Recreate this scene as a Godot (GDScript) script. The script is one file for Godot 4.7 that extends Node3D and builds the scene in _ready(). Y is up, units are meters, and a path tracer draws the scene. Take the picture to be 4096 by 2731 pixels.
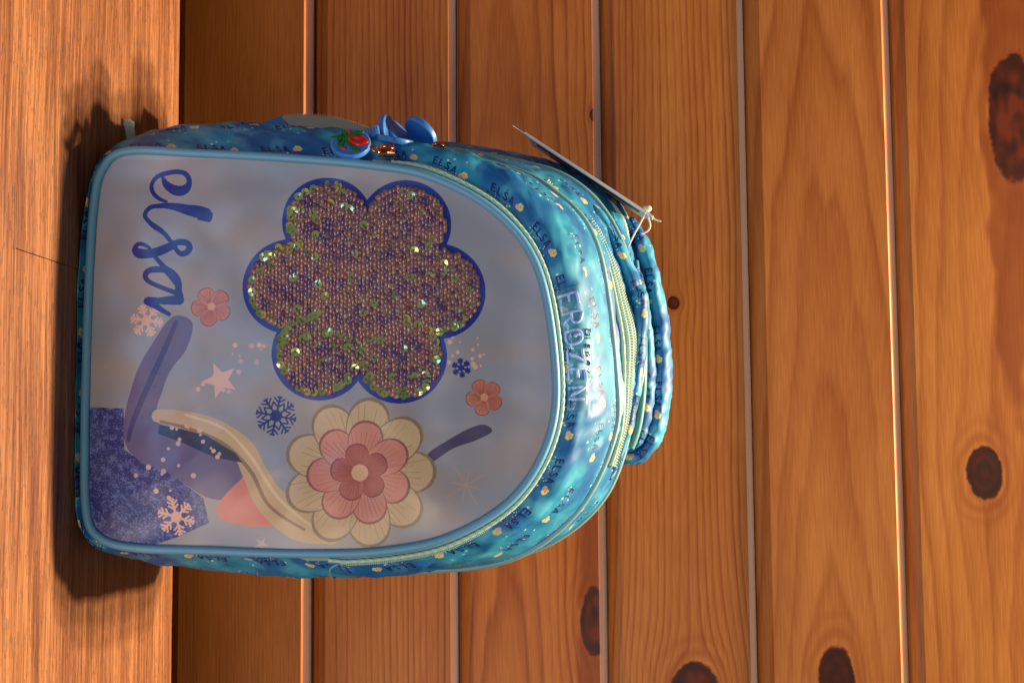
extends Node3D
# A child's backpack standing on wood laminate in front of a pine plank wall; the photograph lies on its side, so the camera is rolled.
# World: x to the bag's right-hand edge (down in the picture), y up (right in the picture), z towards the camera.

var M := {}
var bag: Node3D
var rng := RandomNumberGenerator.new()
var crease := FastNoiseLite.new()
const ORIGIN := Vector3(-0.03, 0.0, 0.11)

func _ready():
	rng.seed = 7
	crease.seed = 11; crease.frequency = 26.0; crease.fractal_octaves = 2
	var cam := Camera3D.new(); cam.name = "camera"; add_child(cam)
	cam.transform = Transform3D(Basis(Vector3(0.00790, 0.99954, -0.02941), Vector3(-0.99741, 0.00998, 0.07119), Vector3(0.07145, 0.02877, 0.99703)).orthonormalized(), Vector3(0, 0.3181, 0.9958))
	cam.fov = 32.52; cam.near = 0.05; cam.far = 30.0; cam.current = true
	var we := WorldEnvironment.new(); we.name = "environment"; var e := Environment.new(); we.environment = e
	e.background_mode = Environment.BG_COLOR; e.background_color = Color(0.36, 0.335, 0.32)
	e.tonemap_mode = Environment.TONE_MAPPER_LINEAR; e.tonemap_exposure = 1.0
	e.sdfgi_enabled = true; e.ssao_enabled = true; e.ssil_enabled = true
	add_child(we)
	area_lamp("ceiling_lamp", Vector3(0.02, 1.75, -0.11), Vector3(-0.05, 0.15, 0.12), Vector2(0.05, 0.05), Color(1.0, 0.89, 0.72), 4.0)
	area_lamp("ceiling_lamp", Vector3(-0.20, 1.85, -0.11), Vector3(-0.05, 0.15, 0.12), Vector2(0.05, 0.05), Color(1.0, 0.89, 0.72), 3.2)
	area_lamp("ceiling_lamp", Vector3(-0.10, 1.80, -0.11), Vector3(-0.05, 0.15, 0.12), Vector2(0.05, 0.05), Color(1.0, 0.89, 0.72), 2.2)
	area_lamp("window_light", Vector3(-0.35, -0.28, 2.1), Vector3(-0.05, 0.1, 0.1), Vector2(0.6, 0.6), Color(0.60, 0.80, 1.0), 0.9)
	area_lamp("room_light", Vector3(1.2, -0.05, 2.4), Vector3(-0.05, 0.25, 0.0), Vector2(1.2, 1.1), Color(1.0, 0.92, 0.83), 3.3)
	make_materials()
	build_floor()
	build_wall()
	build_bag()
	build_tag()

func area_lamp(called: String, at: Vector3, aim: Vector3, size: Vector2, c: Color, energy: float):
	var l := AreaLight3D.new(); l.name = called; add_child(l, true)
	l.area_size = size; l.light_color = c; l.light_energy = energy; l.shadow_enabled = true
	l.area_normalize_energy = true
	l.look_at_from_position(at, aim, Vector3(0, 0, 1) if absf((aim - at).normalized().y) > 0.9 else Vector3.UP)

# ---------------------------------------------------------------- helpers
func mat(c: Color, rough := 0.6, metal := 0.0) -> StandardMaterial3D:
	var m := StandardMaterial3D.new(); m.albedo_color = c; m.roughness = rough; m.metallic = metal
	return m

func tex(img: Image) -> ImageTexture:
	img.generate_mipmaps()
	return ImageTexture.create_from_image(img)

func obj(called: String, mesh: Mesh, m: Material, parent: Node, at := Vector3.ZERO) -> MeshInstance3D:
	var o := MeshInstance3D.new(); o.name = called; o.mesh = mesh; o.material_override = m
	parent.add_child(o, true); o.position = at
	return o

func mm3(a: Array) -> PackedVector3Array:
	var r := PackedVector3Array()
	for i in range(0, a.size(), 3): r.append(Vector3(a[i], a[i + 1], a[i + 2]) * 0.001)
	return r

func smooth(p: PackedVector3Array, per: int, closed := false) -> PackedVector3Array:
	var r := PackedVector3Array(); var n := p.size()
	for i in (n if closed else n - 1):
		var a := p[(i - 1 + n) % n] if closed else p[maxi(i - 1, 0)]
		var d := p[(i + 2) % n] if closed else p[mini(i + 2, n - 1)]
		for k in per: r.append(p[i].cubic_interpolate(p[(i + 1) % n], a, d, float(k) / per))
	if not closed: r.append(p[n - 1])
	return r

func sheet(rows: Array, closed: bool, uvs: Array = [], hint = null) -> ArrayMesh:
	# a grid of points as a smooth surface; hint: the normals point away from it (Vector3), else along +z
	var nr := rows.size(); var nc: int = rows[0].size()
	var v := PackedVector3Array(); var uv := PackedVector2Array(); var ix := PackedInt32Array()
	var cols := nc + 1 if closed else nc
	for r in nr:
		for c in cols:
			v.append(rows[r][c % nc])
			uv.append(uvs[r][c] if uvs.size() else Vector2(float(c) / (cols - 1), float(r) / (nr - 1)))
	for r in nr - 1:
		for c in cols - 1:
			var a := r * cols + c
			ix.append_array([a, a + 1, a + cols, a + 1, a + cols + 1, a + cols])
	return finish(v, uv, ix, hint, closed, cols, nr)

func finish(v: PackedVector3Array, uv: PackedVector2Array, ix: PackedInt32Array, hint = null, closed := false, cols := 0, nr := 0) -> ArrayMesh:
	var nm := PackedVector3Array(); nm.resize(v.size())
	for i in range(0, ix.size(), 3):
		var f := (v[ix[i + 2]] - v[ix[i]]).cross(v[ix[i + 1]] - v[ix[i]])
		for k in 3: nm[ix[i + k]] += f
	if closed:
		for r in nr:
			var s := nm[r * cols] + nm[r * cols + cols - 1]
			nm[r * cols] = s; nm[r * cols + cols - 1] = s
	var score := 0.0
	for i in v.size(): score += nm[i].dot((v[i] - hint) if hint != null else Vector3(0, 0, 1))
	if score < 0.0:
		for i in range(0, ix.size(), 3):
			var t := ix[i]; ix[i] = ix[i + 1]; ix[i + 1] = t
		for i in nm.size(): nm[i] = -nm[i]
	for i in nm.size(): nm[i] = nm[i].normalized() if nm[i].length_squared() > 0.0 else Vector3(0, 0, 1)
	var a := []; a.resize(Mesh.ARRAY_MAX)
	a[Mesh.ARRAY_VERTEX] = v; a[Mesh.ARRAY_NORMAL] = nm; a[Mesh.ARRAY_TEX_UV] = uv; a[Mesh.ARRAY_INDEX] = ix
	var m := ArrayMesh.new(); m.add_surface_from_arrays(Mesh.PRIMITIVE_TRIANGLES, a)
	return m

func tube(path: PackedVector3Array, rad, sides := 10, closed := false, flat := 1.0, up := Vector3(0, 0, 1), twist := 0.0, twist_amp := 0.0) -> ArrayMesh:
	# a swept tube; rad a number or an array; flat squashes the radius along "up"; twist lays a rope pattern (turns per metre)
	var n := path.size(); var rows := []; var uvs := []; var run := 0.0
	for i in (n + 1 if closed else n):
		var k := i % n
		if i > 0: run += path[k].distance_to(path[(i - 1) % n])
		var t := (path[(k + 1) % n] - path[(k - 1 + n) % n]) if closed else (path[mini(k + 1, n - 1)] - path[maxi(k - 1, 0)])
		t = t.normalized()
		var side := t.cross(up).normalized(); var u2 := side.cross(t).normalized()
		var r: float = rad[k] if rad is Array or rad is PackedFloat32Array else rad
		var row := PackedVector3Array(); var ur := PackedVector2Array()
		for s in sides:
			var a := TAU * s / sides
			var rr := r * (1.0 + twist_amp * sin(3.0 * a + run * twist * TAU)) if twist > 0.0 else r
			row.append(path[k] + side * cos(a) * rr + u2 * sin(a) * rr * flat)
		for s in sides + 1: ur.append(Vector2(run, float(s) / sides * r * 6.28))
		rows.append(row); uvs.append(ur)
	if not closed:
		for e in [0, 1]:
			var row2 := PackedVector3Array(); var c := path[0] if e == 0 else path[n - 1]
			for s in sides: row2.append(c)
			if e == 0: rows.push_front(row2); uvs.push_front(uvs[0])
			else: rows.append(row2); uvs.append(uvs[-1])
	var m := sheet(rows, true, uvs, path[0])
	# orientation is tested against the path, which a long tube may confuse: test ring 1 only
	var arr := m.surface_get_arrays(0); var vv: PackedVector3Array = arr[0]; var nn: PackedVector3Array = arr[1]
	var at: int = (sides + 1) * (1 if closed else 2); var c2 := Vector3.ZERO
	for s in sides: c2 += vv[at + s] / sides
	var sc := 0.0
	for s in sides: sc += nn[at + s].dot(vv[at + s] - c2)
	if sc < 0.0:
		var ix: PackedInt32Array = arr[Mesh.ARRAY_INDEX]
		for i in range(0, ix.size(), 3):
			var t2 := ix[i]; ix[i] = ix[i + 1]; ix[i + 1] = t2
		for i in nn.size(): nn[i] = -nn[i]
		arr[1] = nn; arr[Mesh.ARRAY_INDEX] = ix
		m = ArrayMesh.new(); m.add_surface_from_arrays(Mesh.PRIMITIVE_TRIANGLES, arr)
	return m

func prism(outline: PackedVector2Array, depth: float, bevel := 0.0) -> ArrayMesh:
	# an outline in x, y given a thickness along z (0 .. depth), its front edge rounded
	var st := SurfaceTool.new(); st.begin(Mesh.PRIMITIVE_TRIANGLES); st.set_smooth_group(-1)
	var o := outline.duplicate()
	if Geometry2D.is_polygon_clockwise(o): o.reverse()
	var inner := o
	if bevel > 0.0:
		inner = PackedVector2Array()
		for i in o.size():
			var d1 := (o[i] - o[(i - 1 + o.size()) % o.size()]).normalized(); var d2 := (o[(i + 1) % o.size()] - o[i]).normalized()
			inner.append(o[i] + (d1 + d2).normalized().orthogonal() * -bevel)
	var tri := Geometry2D.triangulate_polygon(inner)
	if tri.is_empty(): inner = o; tri = Geometry2D.triangulate_polygon(o)
	for i in range(0, tri.size(), 3):
		for k in [2, 1, 0]: st.add_vertex(Vector3(inner[tri[i + k]].x, inner[tri[i + k]].y, depth))
	var rings := [[o, 0.0], [o, depth - bevel]]
	if bevel > 0.0 and inner.size() == o.size(): rings.append([inner, depth])
	for r in rings.size() - 1:
		var a: PackedVector2Array = rings[r][0]; var b: PackedVector2Array = rings[r + 1][0]
		var n := a.size()
		for i in n:
			var j := (i + 1) % n
			var p := Vector3(a[i].x, a[i].y, rings[r][1]); var q := Vector3(a[j].x, a[j].y, rings[r][1])
			var s := Vector3(b[i].x, b[i].y, rings[r + 1][1]); var t := Vector3(b[j].x, b[j].y, rings[r + 1][1])
			for w in [p, s, q, q, s, t]: st.add_vertex(w)
	var t3 := Geometry2D.triangulate_polygon(o)
	for i in range(0, t3.size(), 3):
		for k in 3: st.add_vertex(Vector3(o[t3[i + k]].x, o[t3[i + k]].y, 0.0))
	st.generate_normals()
	return st.commit()

# ---------------------------------------------------------------- drawing flat print into textures
func span_poly(img: Image, p: PackedVector2Array, c: Color, speck := 0.0, c2 := Color.WHITE):
	var lo := INF; var hi := -INF
	for q in p: lo = minf(lo, q.y); hi = maxf(hi, q.y)
	for y in range(maxi(int(lo), 0), mini(int(hi) + 1, img.get_height())):
		var xs := []
		for i in p.size():
			var a := p[i]; var b := p[(i + 1) % p.size()]
			if (a.y <= y + 0.5) != (b.y <= y + 0.5): xs.append(a.x + (y + 0.5 - a.y) / (b.y - a.y) * (b.x - a.x))
		xs.sort()
		for k in range(0, xs.size() - 1, 2):
			var x0 := int(round(xs[k])); var x1 := int(round(xs[k + 1]))
			if x1 > x0: img.fill_rect(Rect2i(x0, y, x1 - x0, 1), c)
			if speck > 0.0:
				for x in range(maxi(x0, 0), mini(x1, img.get_width())):
					var n := crease.get_noise_2d(x * 0.004, y * 0.004) + 1.1 * crease.get_noise_2d(x * 0.0012 + 9.0, y * 0.0012)
					if rng.randf() < speck * (0.5 + n * 1.6): img.fill_rect(Rect2i(x, y, 2, 2), c.lerp(c2, rng.randf_range(0.15, 1.0)))
	
func disc(img: Image, at: Vector2, r: float, c: Color):
	for y in range(int(at.y - r), int(at.y + r) + 1):
		var d := r * r - pow(y + 0.5 - at.y, 2)
		if d > 0.0:
			d = sqrt(d)
			img.fill_rect(Rect2i(int(round(at.x - d)), y, maxi(int(round(2.0 * d)), 1), 1), c)

func brush(img: Image, p: Array, c: Color, f: Callable, k: float):
	# p: flat list of a, b, width in millimetres; f: (a, b) to pixels; k: pixels per mm
	var pts := PackedVector3Array()
	for i in range(0, p.size(), 3): pts.append(Vector3(p[i], p[i + 1], p[i + 2]))
	for q in smooth(pts, 24): disc(img, f.call(q.x, q.y), q.z * 0.5 * k, c)

func line(img: Image, a: Vector2, b: Vector2, w: float, c: Color):
	var n := (b - a).orthogonal().normalized() * w * 0.5
	span_poly(img, PackedVector2Array([a + n, b + n, b - n, a - n]), c)

func snowflake(img: Image, at: Vector2, r: float, c: Color, turn: float, w: float, arms := 6):
	for k in arms:
		var d := Vector2.from_angle(turn + TAU * k / arms)
		line(img, at, at + d * r, w, c)
		for s in [0.45, 0.68, 0.88]:
			for g in [-1, 1]: line(img, at + d * r * s, at + d * r * s + d.rotated(g * 0.9) * r * (0.36 if s < 0.8 else 0.16), w * 0.8, c)
	for k in arms:
		var d2 := Vector2.from_angle(turn + TAU * (k + 0.5) / arms)
		line(img, at, at + d2 * r * 0.3, w, c)

func petal(img: Image, at: Vector2, turn: float, long: float, wide: float, c: Color, r: RandomNumberGenerator):
	# a printed petal: an outline in a darker ink, the flat of the petal, fine veins
	for pass2 in 2:
		var p := PackedVector2Array(); var s := 1.0 if pass2 == 0 else 0.95
		for k in 28:
			var a := TAU * k / 28.0; var q := Vector2(long * (0.5 - 0.5 * cos(a)), wide * sin(a) * (0.55 + 0.45 * (0.5 - 0.5 * cos(a))))
			p.append(at + (q * s + Vector2(long * 0.02, 0)).rotated(turn))
		span_poly(img, p, c.darkened(0.3) if pass2 == 0 else c.lerp(Color(0.85, 0.74, 0.62), r.randf() * 0.2))
	for k in 7:
		var f := (k - 3) / 3.4
		line(img, at + Vector2(long * 0.2, f * wide * 0.2).rotated(turn), at + Vector2(long * r.randf_range(0.7, 0.92), f * wide * 0.8).rotated(turn), 2.0, c.darkened(r.randf_range(0.08, 0.22)))

func star_shape(at: Vector2, r: float, turn: float, inner := 0.45) -> PackedVector2Array:
	var p := PackedVector2Array()
	for k in 10: p.append(at + Vector2.from_angle(turn + TAU * k / 10.0) * (r if k % 2 == 0 else r * inner))
	return p

const GLYPH := {
	"E": [[0.85, 1, 0.1, 1, 0.1, 0, 0.9, 0], [0.1, 0.52, 0.7, 0.52]],
	"L": [[0.1, 1, 0.1, 0, 0.8, 0]],
	"S": [[0.85, 0.86, 0.6, 1, 0.3, 0.97, 0.14, 0.78, 0.3, 0.58, 0.65, 0.46, 0.85, 0.26, 0.7, 0.04, 0.35, 0.0, 0.1, 0.14]],
	"A": [[0.0, 0, 0.45, 1, 0.55, 1, 0.95, 0], [0.2, 0.36, 0.78, 0.36]],
	"F": [[0.9, 1, 0.12, 1, 0.12, 0], [0.12, 0.55, 0.66, 0.55], [0.0, 0, 0.26, 0]],
	"R": [[0.12, 0, 0.12, 1, 0.6, 1, 0.82, 0.84, 0.78, 0.62, 0.5, 0.52, 0.12, 0.52], [0.42, 0.52, 0.66, 0.2, 0.98, 0.0]],
	"O": [[0.5, 1, 0.2, 0.9, 0.04, 0.62, 0.06, 0.3, 0.26, 0.05, 0.55, 0.0, 0.84, 0.14, 0.97, 0.45, 0.88, 0.8, 0.66, 0.98, 0.42, 0.9, 0.38, 0.66, 0.52, 0.58]],
	"Z": [[0.05, 1, 0.92, 1, 0.05, 0, 0.95, 0, 0.95, 0.14]],
	"N": [[0.1, 0, 0.1, 1, 0.88, 0, 0.88, 1], [0.0, 0, 0.24, 0]],
	"D": [[0.1, 0.1, 0.25, 0.95, 0.1, 1, 0.6, 1.05, 1.0, 0.8, 1.0, 0.3, 0.6, 0.0, 0.1, 0.08]],
	"i": [[0.3, 0.6, 0.3, 0.0], [0.3, 0.8, 0.34, 0.86]],
	"s": [[0.75, 0.52, 0.4, 0.62, 0.2, 0.46, 0.6, 0.28, 0.6, 0.06, 0.15, 0.04]],
	"n": [[0.15, 0.6, 0.15, 0], [0.15, 0.4, 0.45, 0.62, 0.7, 0.5, 0.72, 0.0]],
	"e": [[0.15, 0.32, 0.75, 0.34, 0.6, 0.6, 0.3, 0.58, 0.12, 0.3, 0.35, 0.02, 0.75, 0.1]],
	"y": [[0.1, 0.6, 0.25, 0.3, 0.42, 0.1], [0.78, 0.62, 0.42, 0.1, 0.2, -0.35, 0.0, -0.3]],
}

# ---------------------------------------------------------------- materials
func fabric_image() -> Image:
	# satin print: blotches of teal and blue, the word, dots, stars, small blossoms; 0.18 x 0.12 m
	var w := 1536; var h := 1024
	var n := FastNoiseLite.new(); n.seed = 4; n.frequency = 0.014; n.fractal_octaves = 3
	var a := n.get_seamless_image(192, 128, false, false, 0.2); n.seed = 21; n.frequency = 0.03
	var b := n.get_seamless_image(192, 128, false, false, 0.2)
	var img := Image.create(192, 128, false, Image.FORMAT_RGB8)
	for y in 128:
		for x in 192:
			var s := a.get_pixel(x, y).r; var t := b.get_pixel(x, y).r
			var c := Color(0.08, 0.38, 0.62).lerp(Color(0.14, 0.53, 0.68), smoothstep(0.3, 0.62, s))
			c = c.lerp(Color(0.38, 0.70, 0.80), smoothstep(0.5, 0.85, t) * 0.5)
			c = c.lerp(Color(0.05, 0.31, 0.56), smoothstep(0.5, 0.2, t) * 0.4)
			img.set_pixel(x, y, c)
	img.resize(w, h, Image.INTERPOLATE_CUBIC)
	var k := 1536.0 / 180.0
	var navy := Color(0.05, 0.11, 0.36); var r := RandomNumberGenerator.new(); r.seed = 5
	for i in 4:
		for j in 4:
			var at := Vector2(i * 45.0 + (22.0 if j % 2 else 0.0) + r.randf_range(-3, 3), j * 30.0 + r.randf_range(-3, 3) + 8.0)
			var turn := r.randf_range(0.05, 0.32) * (1.0 if r.randf() < 0.8 else -0.6)
			var dots := []
			for d in 34: dots.append([Vector2(r.randf_range(-2, 21), r.randf_range(-4.5, 1.5)), r.randf_range(0.2, 0.5), [navy, Color(0.12, 0.34, 0.6), Color(0.8, 0.9, 0.85)][r.randi() % 3]])
			for d in 5: dots.append([Vector2(r.randf_range(-6, 30), r.randf_range(-9, 10)), r.randf_range(0.9, 1.5), [Color(0.06, 0.42, 0.5), Color(0.75, 0.88, 0.86)][r.randi() % 2]])
			for ox in [-180, 0, 180]:
				for oy in [-120, 0, 120]:
					var o := at + Vector2(ox, oy)
					if o.x < -40 or o.x > 190 or o.y < -30 or o.y > 150: continue
					for d in dots:
						if d[1] > 0.8: span_poly(img, star_shape((o + d[0]) * k, d[1] * k, 0.3 * i), d[2])
						else: disc(img, (o + d[0]) * k, d[1] * k, d[2])
					var pen := 0.0
					for ch in ["E", "L", "S", "A"]:
						var sway := sin(pen * 1.3 + i) * 0.6
						for s in GLYPH[ch]:
							for g in range(0, s.size() - 2, 2):
								var p := o + (Vector2(pen + s[g] * 3.6, sway + s[g + 1] * 5.2)).rotated(turn)
								var q := o + (Vector2(pen + s[g + 2] * 3.6, sway + s[g + 3] * 5.2)).rotated(turn)
								line(img, p * k, q * k, 1.15 * k, navy); disc(img, q * k, 0.575 * k, navy)
						if ch == "E" or ch == "L": disc(img, (o + Vector2(pen + 4.6, sway + 0.3).rotated(turn)) * k, 0.55 * k, navy)
						pen += 5.4
					# a small plain blossom after the word
					var c := o + Vector2(26.0, 2.0).rotated(turn)
					for pt in 6: disc(img, (c + Vector2(0.9, 0.5) + Vector2.from_angle(TAU * pt / 6.0 + i) * 1.7) * k, 1.25 * k, Color(0.80, 0.76, 0.50))
					for pt in 5: disc(img, (c + Vector2(-1.6, -0.8) + Vector2.from_angle(TAU * pt / 5.0 + j) * 1.0) * k, 0.85 * k, Color(0.82, 0.62, 0.58))
	return img

const PY := Vector2(-2.0, 300.0)       # the panel print: millimetres up the bag (picture columns)
const PX := Vector2(-185.0, 110.0)     # and across it (picture rows)
const PK := 4.6
func on_print(a: float, b: float) -> Vector2:
	return Vector2((a - PY.x) * PK, (b - PX.x) * PK)

func poly(p: Array) -> PackedVector2Array:
	var r := PackedVector2Array()
	for i in range(0, p.size(), 2): r.append(on_print(p[i], p[i + 1]))
	return r

func curve(p: Array) -> PackedVector2Array:
	var v := PackedVector3Array()
	for i in range(0, p.size(), 2): v.append(Vector3(p[i], p[i + 1], 0))
	var r := PackedVector2Array()
	for q in smooth(v, 8, true): r.append(on_print(q.x, q.y))
	return r

const LOBES := [167.9, -141.9, 30.8, 221.5, -139.3, 31.7, 243.2, -92.8, 33.4, 217.7, -47.9, 32.4, 164, -50.2, 32.3, 143.9, -96.1, 32.9]

func print_image() -> Image:
	var w := int((PY.y - PY.x) * PK); var h := int((PX.y - PX.x) * PK)
	var n := FastNoiseLite.new(); n.seed = 3; n.frequency = 0.02; n.fractal_octaves = 2
	var img := Image.create(150, 147, false, Image.FORMAT_RGB8)
	for y in 147:
		for x in 150:
			var t := n.get_noise_2d(x * 0.8, y * 1.3)
			img.set_pixel(x, y, Color(0.55, 0.575, 0.63).lerp(Color(0.60, 0.575, 0.58), smoothstep(-0.3, 0.5, t)))
	img.resize(w, h, Image.INTERPOLATE_CUBIC)
	var navy := Color(0.07, 0.15, 0.50); var pale := Color(0.84, 0.68, 0.63); var lilac := Color(0.38, 0.35, 0.52)
	var r := RandomNumberGenerator.new(); r.seed = 9
	# glittering blue corner
	span_poly(img, poly([2.2, -15.1, 32.5, -13.4, 33.2, 14.1, 46, 23, 66.2, 30.9, 86.6, 46.9, 89.7, 63.8, 69.6, 72.9, 52.5, 78.4, 23.9, 80.9, 3.9, 77.2]), Color(0.12, 0.17, 0.46), 0.32, Color(0.55, 0.6, 0.82))
	# broad lilac ribbons and rose petals, a plain stand-in for the printed figure
	span_poly(img, curve([65.5, -75.5, 78.1, -71.3, 74.5, -54, 63.9, -39.2, 58.3, -24.5, 54.7, -11.2, 60.1, 0.6, 83.3, 8.1, 106.6, 15.7, 114.9, 32, 106.9, 46.5, 89.5, 46.9, 66.2, 31.4, 43, 21, 33.7, 9.2, 33.4, -9.9, 42.2, -39.3, 53.5, -60]), lilac)
	for g in 60:
		var a := r.randf_range(0.0, 1.0)
		disc(img, poly([70.8, -65.9])[0].lerp(poly([39.9, 4.8])[0], a) + Vector2(r.randf_range(-40, 30), r.randf_range(-20, 20)), r.randf_range(1.0, 2.2), lilac.lerp(Color(0.2, 0.18, 0.42), r.randf()))
	brush(img, [67.3, -71.3, 3, 53.8, -39.3, 4.1, 39.8, -6.9, 3.6, 35.9, 7.7, 2.4], Color(0.25, 0.22, 0.46), on_print, PK)
	span_poly(img, curve([237.3, 18.4, 250.7, 9.6, 264.1, 2.2, 274.5, -0.7, 280.5, 3.9, 270, 9.8, 253.6, 15.6, 238.7, 24.9]), lilac.darkened(0.25))
	for bl in [[poly([90.5, -82.3])[0], 62.0], [poly([275.3, -19.5])[0], 58.0]]:
		for pt in 5: petal(img, bl[0], TAU * pt / 5.0 + 0.5, bl[1], bl[1] * 0.52, Color(0.74, 0.43, 0.37), r)
		disc(img, bl[0], 12, Color(0.80, 0.62, 0.45))
	span_poly(img, curve([95.4, 52.2, 112.6, 33.4, 116, 29, 124.3, 40.9, 136, 58.6, 131.7, 66.7, 112.8, 65.9, 98.3, 61]), Color(0.80, 0.48, 0.44))
	# cream ribbon
	for g in 3:
		brush(img, [[55.9, -8.3, 8.9, 74.5, -5.2, 11.8, 94.8, 0.9, 13, 112.4, 14.3, 14.8, 121.3, 32, 16.6, 131.6, 49.7, 20.7, 150.6, 64.6, 23.7, 171.1, 72.2, 14.8], [57.7, -4.4, 1.8, 77.4, 0.7, 2.4, 100.8, 11.2, 2.4, 118.4, 30.5, 2.7, 130.2, 52.7, 2.4, 153.5, 69.1, 1.8], [74.4, -9, 1.8, 100.7, 0.9, 2.1, 118.3, 20.2, 2.4, 135.9, 46.9, 2.4, 159.4, 67.7, 1.8]][g], [Color(0.74, 0.64, 0.50), Color(0.55, 0.43, 0.30), Color(0.82, 0.73, 0.58)][g], on_print, PK)
	span_poly(img, poly([57.1, -2.4, 71.6, 0.7, 89.1, 5.2, 108.1, 17.2, 112.5, 23.7, 95, 20, 71.7, 9.5, 56.1, 3.8]), Color(0.13, 0.15, 0.30))
	# a large plain rosette in cream and rose
	var mid := poly([190.9, 31.3])[0]
	for ring in 3:
		var cnt: int = [9, 7, 5][ring]; var rad: float = [62.0, 43.0, 24.0][ring] * PK * 0.82
		for pt in cnt: petal(img, mid, TAU * pt / cnt + ring * 0.4, rad, rad * [0.36, 0.42, 0.5][ring], [Color(0.74, 0.64, 0.50), Color(0.76, 0.48, 0.42), Color(0.64, 0.29, 0.27)][ring], r)
	disc(img, mid, 26, Color(0.80, 0.66, 0.50))
	# snow dots, stars, flakes
	for g in 46:
		var t := r.randf(); var at := poly([123.5, -61.3])[0].lerp(poly([88.7, -27.2])[0], t) + Vector2(r.randf_range(-75, 75), r.randf_range(-60, 60))
		if g > 18: at = poly([86.1, -0.7])[0].lerp(poly([57.7, 43])[0], t) + Vector2(r.randf_range(-90, 110), r.randf_range(-70, 70))
		disc(img, at, r.randf_range(3.0, 9.0), pale.lerp(Color(0.70, 0.62, 0.64), r.randf()))
	for g in 16: disc(img, poly([264.4, -53.3])[0] + Vector2(r.randf_range(-60, 60), r.randf_range(-40, 60)), r.randf_range(3.0, 8.0), pale)
	span_poly(img, star_shape(poly([96.9, -32.2])[0], 58, 0.55, 0.42), pale)
	span_poly(img, star_shape(poly([124.5, 78.9])[0], 26, 0.2, 0.35), Color(0.70, 0.66, 0.68))
	snowflake(img, poly([47.5, -72.9])[0], 52, pale, 0.15, 8.0)
	snowflake(img, poly([68, 59.8])[0], 58, pale, 0.3, 8.0)
	snowflake(img, poly([134.7, -7.7])[0], 62, Color(0.10, 0.17, 0.46), 0.2, 6.0, 8)
	snowflake(img, poly([259.8, -39.7])[0], 30, Color(0.10, 0.17, 0.50), 0.4, 6.0)
	for k in 8: line(img, poly([262.4, 40.9])[0], poly([262.4, 40.9])[0] + Vector2.from_angle(TAU * k / 8.0 + 0.25) * (70.0 if k % 2 else 48.0), 3.5, Color(0.70, 0.58, 0.52))
	# the brushed word
	for s in [
		[55, -172.8, 1.7, 57.9, -167.3, 4.6, 62.6, -163.7, 6.3, 67.6, -162.2, 7.2, 71.5, -163.7, 6, 73.8, -167.4, 3.7, 73.2, -171.8, 3.4, 70.3, -174.9, 3.4, 65.3, -175.9, 3.4, 60.3, -175.4, 3.4, 55.4, -174.3, 3.3, 51, -172.2, 2.9, 48.4, -168.2, 2.7, 48.2, -164, 2.7, 50.3, -160, 2.7, 54.2, -156.7, 2.6, 58.8, -154.7, 2.1],
		[85.5, -146.2, 8.6, 80.5, -147.6, 8.7, 73.4, -149.1, 7.2, 66.3, -150.9, 5.6, 59.2, -151.8, 4, 53.5, -151.7, 3.3, 48.6, -150.7, 3.1, 45.7, -147.5, 2.9, 45.2, -144.3, 2.9, 48, -140.6, 2.9, 52.3, -137, 3.7, 55.9, -134.7, 3.4, 59.5, -131.3, 3, 62.4, -127.5, 2.7, 64.5, -126.1, 2.9],
		[64.5, -125.7, 3.6, 69.4, -126.6, 4.4, 73.7, -125.7, 4.4, 75.7, -122.8, 4.1, 73.8, -119.4, 4.3, 69.9, -118.5, 3.6, 66.9, -121, 3, 65.4, -123.8, 3.3],
		[64.5, -124.6, 5.4, 58.2, -121.4, 6, 52.6, -119.2, 6.3, 46.9, -118.4, 6.4, 42, -118.7, 6.6, 39.3, -120.8, 4.7, 39.7, -123.7, 3.3, 41.9, -125.2, 2.7, 45.4, -124.5, 2.6, 49, -122.4, 2.1],
		[52.6, -116.3, 2.6, 56.2, -112.3, 2.9, 59.2, -109, 3.3],
		[60.5, -107.6, 4.4, 55.5, -107.6, 4.3, 50.6, -107.4, 4, 47, -105.6, 3.7, 46.2, -102.5, 3.6, 48.6, -99.5, 3, 54.3, -96.6, 3, 61.4, -93.7, 3.1, 67, -91.6, 3.6],
		[59.8, -107.6, 4.4, 63.3, -105, 6, 66.6, -101, 6.2, 68.4, -97.1, 4.7, 68.6, -92.7, 4.3, 69.7, -89.5, 4.3],
		[68.9, -86.8, 6.7, 62.9, -86.6, 6, 55.8, -86.2, 4.7, 48.4, -86.5, 5.2], [47.7, -86.1, 5.4, 53.1, -83, 4.3, 58, -79.7, 3.3, 62.6, -77, 2.6]]:
		brush(img, s, navy, on_print, PK)
	span_poly(img, poly([82.2, -148.8, 90.7, -147, 90.2, -142.5, 88.5, -140.3, 80.2, -142.1]), navy)
	# the blue border of the sequin patch and the cloth under the sequins
	for i in range(0, LOBES.size(), 3): disc(img, on_print(LOBES[i], LOBES[i + 1]), LOBES[i + 2] * PK, Color(0.08, 0.18, 0.56))
	for i in range(0, LOBES.size(), 3): disc(img, on_print(LOBES[i], LOBES[i + 1]), (LOBES[i + 2] - 4.0) * PK, Color(0.36, 0.22, 0.22))
	disc(img, on_print((LOBES[0] + LOBES[9]) * 0.5, (LOBES[1] + LOBES[10]) * 0.5), 40.0 * PK, Color(0.36, 0.22, 0.22))
	return img

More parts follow.
